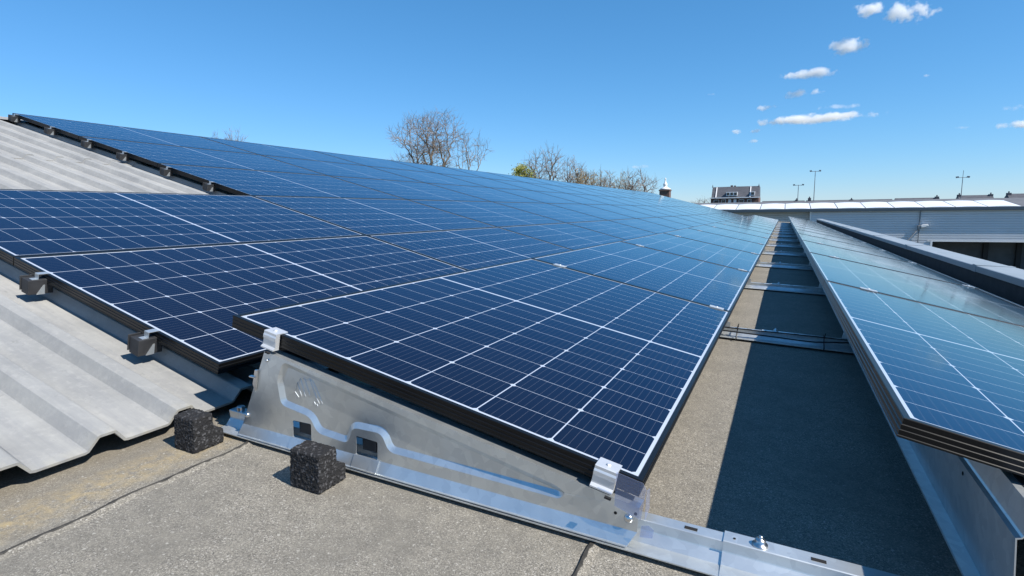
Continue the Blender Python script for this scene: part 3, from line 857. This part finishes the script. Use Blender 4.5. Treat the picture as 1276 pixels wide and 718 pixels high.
# ------------------------------------------------------------------ trees
def bare_tree(name, x, y, top, bot, wid, stems, seed, label, ntips=500, bark='bark', twig='twig', buds=None, nbuds=0, base=-5.0, group='bare trees behind the roof', tip=.016, lopside=0.0):
    """twig tips are scattered through a rounded crown, then joined downwards into limbs and stems"""
    rng = random.Random(seed); root = empty(name, (x, y, base))
    T, W = MB(), MB(); zc = (top + bot) / 2 - base; hz = (top - bot) / 2; tips = []
    while len(tips) < ntips:
        d = Vector((rng.gauss(0, 1), rng.gauss(0, 1), rng.gauss(0, 1))).normalized() * rng.random() ** .42
        d *= 1 + .16 * math.sin(3 * math.atan2(d.x, d.z) + seed) + .10 * math.sin(7 * math.atan2(d.x, d.z) + seed * 2)
        sq = 1.0 if d.z > 0 else .85
        tips.append(Vector((d.x * wid / 2 * sq + lopside * d.z, d.y * wid / 2 * sq, zc + d.z * hz)))
    def limb(p, q, r0, r1, n):
        mid = [p]; k = 3 if n > 3 else 2
        for i in range(1, k):
            t = i / k; sag = (q - p).length * .07
            mid.append(p.lerp(q, t) + Vector((rng.gauss(0, sag), rng.gauss(0, sag), rng.gauss(0, sag * .4))))
        mid.append(q); rr = [r0 + (r1 - r0) * i / k for i in range(k + 1)]
        (T if n > 14 else W).tube(mid, rr, 6 if n > 60 else (4 if n > 8 else 3), cap=False)
    def rad(n): return tip * n ** .42
    def grow(p, ts, r0):
        n = len(ts)
        if n == 1:
            q = ts[0]; limb(p, q, r0, tip * .6, 1); d = (q - p)
            for _ in range(3):
                t = rng.uniform(.3, .95); s = p.lerp(q, t); e = s + (d.normalized() + Vector((rng.gauss(0, .5), rng.gauss(0, .5), abs(rng.gauss(.25, .4))))) * rng.uniform(.25, .6)
                W.tube([s, e], [tip * .7, tip * .45], 3, cap=False)
            return
        c = sum(ts, Vector()) / n; low = min(t.z for t in ts)
        f = rng.uniform(.34, .5); q = p.lerp(c, f)
        if n > 25: q.z = p.z + (c.z - p.z) * f * .95
        r1 = min(r0, rad(n)); limb(p, q, r0, r1, n)
        a, b = rng.sample(ts, 2)
        for _ in range(3):
            A = [t for t in ts if (t - a).length_squared <= (t - b).length_squared]; B = [t for t in ts if (t - a).length_squared > (t - b).length_squared]
            if not A or not B: break
            a = sum(A, Vector()) / len(A); b = sum(B, Vector()) / len(B)
        if not A or not B: A, B = ts[:n // 2], ts[n // 2:]
        for g in (A, B): grow(q, g, min(r1, rad(len(g)) * 1.05))
    groups = [[] for _ in range(stems)]
    for t in tips: groups[min(stems - 1, int((t.x / wid + .5) * stems)) if stems > 1 else 0].append(t)
    for gi, g in enumerate(groups):
        if len(g) < 2: continue
        c = sum(g, Vector()) / len(g); foot = Vector(((gi - (stems - 1) / 2) * .5, rng.uniform(-.3, .3), 0))
        fork = Vector((foot.x * .5 + c.x * .5, foot.y, max(2.5, bot - base - hz * .25))); r = rad(len(g)) * 1.25
        limb(foot, fork, r * 1.4, r, 100); grow(fork, g, r)
    T.build('trunk', M[bark], root); W.build('crown', M[twig], root)
    if buds:
        B = MB()
        for _ in range(nbuds):
            c = rng.choice(tips) + Vector((rng.gauss(0, .25), rng.gauss(0, .25), rng.gauss(0, .25)))
            a = Vector((rng.gauss(0, 1), rng.gauss(0, 1), rng.gauss(0, 1))).normalized(); b = a.orthogonal().normalized(); s = rng.uniform(.04, .085)
            B.add([c - a * s, c + b * s * .6, c + a * s, c - b * s * .6], [(0, 1, 2, 3)])
        bo = B.build('buds', M[buds], root); bo['kind'] = 'stuff'
    tag(root, label, 'tree', group, roof=False)
    return root
bare_tree('bare_tree', -36.9, 55, 12.4, 4.4, 8.6, 3, 5, 'tallest bare tree with a rounded crown of fine twigs and several stems', 1250, buds='bud', nbuds=600, tip=.0125)
bare_tree('bare_tree', -31.8, 55.3, 9.8, 5.0, 5.0, 3, 8, 'sparse young bare tree leaning out right of the tallest tree', 150, tip=.013, lopside=.8)
bare_tree('bare_tree', -42.6, 57, 7.9, 5.0, 4.2, 2, 21, 'low thin bare shrub showing left of the tallest bare tree', 130, tip=.012)
bare_tree('bare_tree', -28.8, 70, 9.2, 3.0, 6.2, 2, 31, 'bare fan-shaped tree right of the yellow-green bush', 330, tip=.018)
bare_tree('bare_tree', -25.2, 71, 7.5, 2.5, 4.4, 2, 33, 'brownish bare tree between the fan-shaped tree and the tan trees', 220, buds='bud', nbuds=250, tip=.018)
bare_tree('bare_tree', -23.6, 70, 6.3, 2.0, 3.2, 2, 35, 'tan budding tree in the middle of the far tree line', 200, twig='tantwig', buds='tanbud', nbuds=900, tip=.018)
bare_tree('bare_tree', -22.2, 72, 6.1, 2.0, 3.0, 2, 37, 'low pale tan tree right of the middle of the far tree line', 160, twig='tantwig', buds='tanbud', nbuds=400, tip=.018)
bare_tree('bare_tree', -20.3, 70, 5.2, 1.5, 3.2, 2, 38, 'low bare tree second left of the rounded bare tree', 170, buds='tanbud', nbuds=250, tip=.018)
bare_tree('bare_tree', -18.5, 71, 5.2, 1.2, 3.2, 2, 39, 'shortest tan tree just left of the rounded bare tree', 180, twig='tantwig', buds='tanbud', nbuds=600, tip=.018)
bare_tree('bare_tree', -16.2, 70, 5.6, .6, 4.6, 2, 41, 'rounded bare tree at the right end of the far tree line', 280, tip=.018)
bare_tree('bare_tree', -12.4, 100, 2.6, -1.0, 3.5, 2, 43, 'faint low treetop right of the brick chimney', 200, tip=.02)
for j, (px, tp, lb) in enumerate(((-92.5, 15.6, 'leftmost faint treetop of twigs above the ridge at far left'), (-88.8, 15.4, 'second faint treetop of twigs above the ridge at far left'), (-86.0, 15.0, 'rightmost faint treetop of twigs above the ridge at far left'))):
    bare_tree('bare_tree', px, 70, tp, tp - 6, 2.6, 2, 50 + j, lb, 130, tip=.02)


def leafy(x, y, zt, label):
    rng = random.Random(9); root = empty('leafy_tree', (x, y, -5)); H = zt + 5
    T = MB(); B = MB()
    T.tube([(0, 0, 0), (.1, 0, H * .4), (.0, .1, H * .75)], [.16, .12, .05], 7)
    for c in range(38):
        a = rng.uniform(0, 6.283); rr = rng.uniform(.2, 2.1); h = H - .2 - rng.random() ** 1.3 * 4.2 - rr * .55
        ce = Vector((math.cos(a) * rr, math.sin(a) * rr, h)); T.tube([(0, 0, h - 1.2), tuple(ce)], [.04, .012], 4)
        for _ in range(130):
            p = ce + Vector((rng.gauss(0, .30), rng.gauss(0, .30), rng.gauss(0, .24)))
            q = Vector((rng.gauss(0, 1), rng.gauss(0, 1), rng.gauss(0, 1))).normalized(); b = q.orthogonal().normalized(); s = rng.uniform(.05, .12)
            B.add([p - q * s, p + b * s * .7, p + q * s, p - b * s * .7], [(0, 1, 2, 3)])
    T.build('trunk', M['bark'], root); B.build('crown', M['leaf'], root)
    tag(root, label, 'tree', roof=False)
leafy(-31.6, 69, 7.2, 'yellow-green leafy tree left of the bare fan-shaped tree')

# ------------------------------------------------------------------ clouds
_cm = {}
def cloud(px, pz, wd, ht, label, dens):
    if 'm' not in _cm:
        bm = bmesh.new(); bmesh.ops.create_icosphere(bm, subdivisions=3, radius=1.0); me = bpy.data.meshes.new('cloud'); bm.to_mesh(me); bm.free(); me.materials.append(M['cloud']); _cm['m'] = me
    o = bpy.data.objects.new('cloud', _cm['m']); COL.objects.link(o)
    o.location = (px, 3000, pz); o.scale = (wd * .5, max(ht, wd * .3) * .6, ht * .6); o.color = (1, 1, 1, dens)
    tag(o, label, 'cloud', 'small white clouds in the blue sky', roof=False)
CL = [(1084, 295, 853, 150, 75, 'smaller puffy cloud at the top, left of the largest top cloud', 5),
      (1131, 433, 819, 240, 85, 'large puffy white cloud at the top of the sky', 5),
      (1055, 216, 711, 210, 75, 'bright puffy cloud alone below the top pair', 5),
      (1010, 80, 610, 260, 48, 'wide flat cloud above the middle of the cloud group', 6),
      (993, 28, 527, 110, 45, 'small cloud left of the close middle pair', 3),
      (1020, 116, 526, 75, 32, 'tiny cloud right of the close middle pair', 2),
      (955, -98, 478, 120, 32, 'small flat cloud above the left end of the long streak', 3),
      (1045, 199, 455, 190, 24, 'thin faint cloud above the right half of the long streak', 5),
      (1013, 100, 410, 590, 40, 'longest streak of cloud low over the hall', 16),
      (925, -225, 374, 60, 26, 'small cloud below the left tip of the long streak', 2),
      (942, -145, 372, 65, 24, 'small cloud second from left below the long streak', 2),
      (937, -155, 325, 60, 20, 'lowest tiny cloud under the left end of the long streak', 2),
      (1155, 518, 552, 40, 18, 'tiny lone cloud speck right of the cloud group', 2),
      (1262, 825, 395, 130, 28, 'faint cloud at the right edge above the low white streak', 3),
      (1253, 845, 330, 240, 36, 'low white streak cloud at the right edge', 6),
      (1205, 650, 330, 70, 18, 'faint small cloud left of the right-edge streak', 2),
      (885, -345, 560, 60, 12, 'faint sliver of cloud left of the cloud group', 2),
      (797, -691, 230, 130, 22, 'faint low cloud above the rounded bare tree', 3)]
for i, (px, cx, cz, wd, ht, lb, nb) in enumerate(CL):
    cloud(cx, cz, wd * 1.15, ht * 1.15, lb, .35 if 'faint' in lb else 1.0)

# ------------------------------------------------------------------ tilt everything laid out in the roof frame to its real fall
bpy.context.view_layer.update()
for o in roofed:
    o.matrix_basis = ROOF @ o.matrix_basis
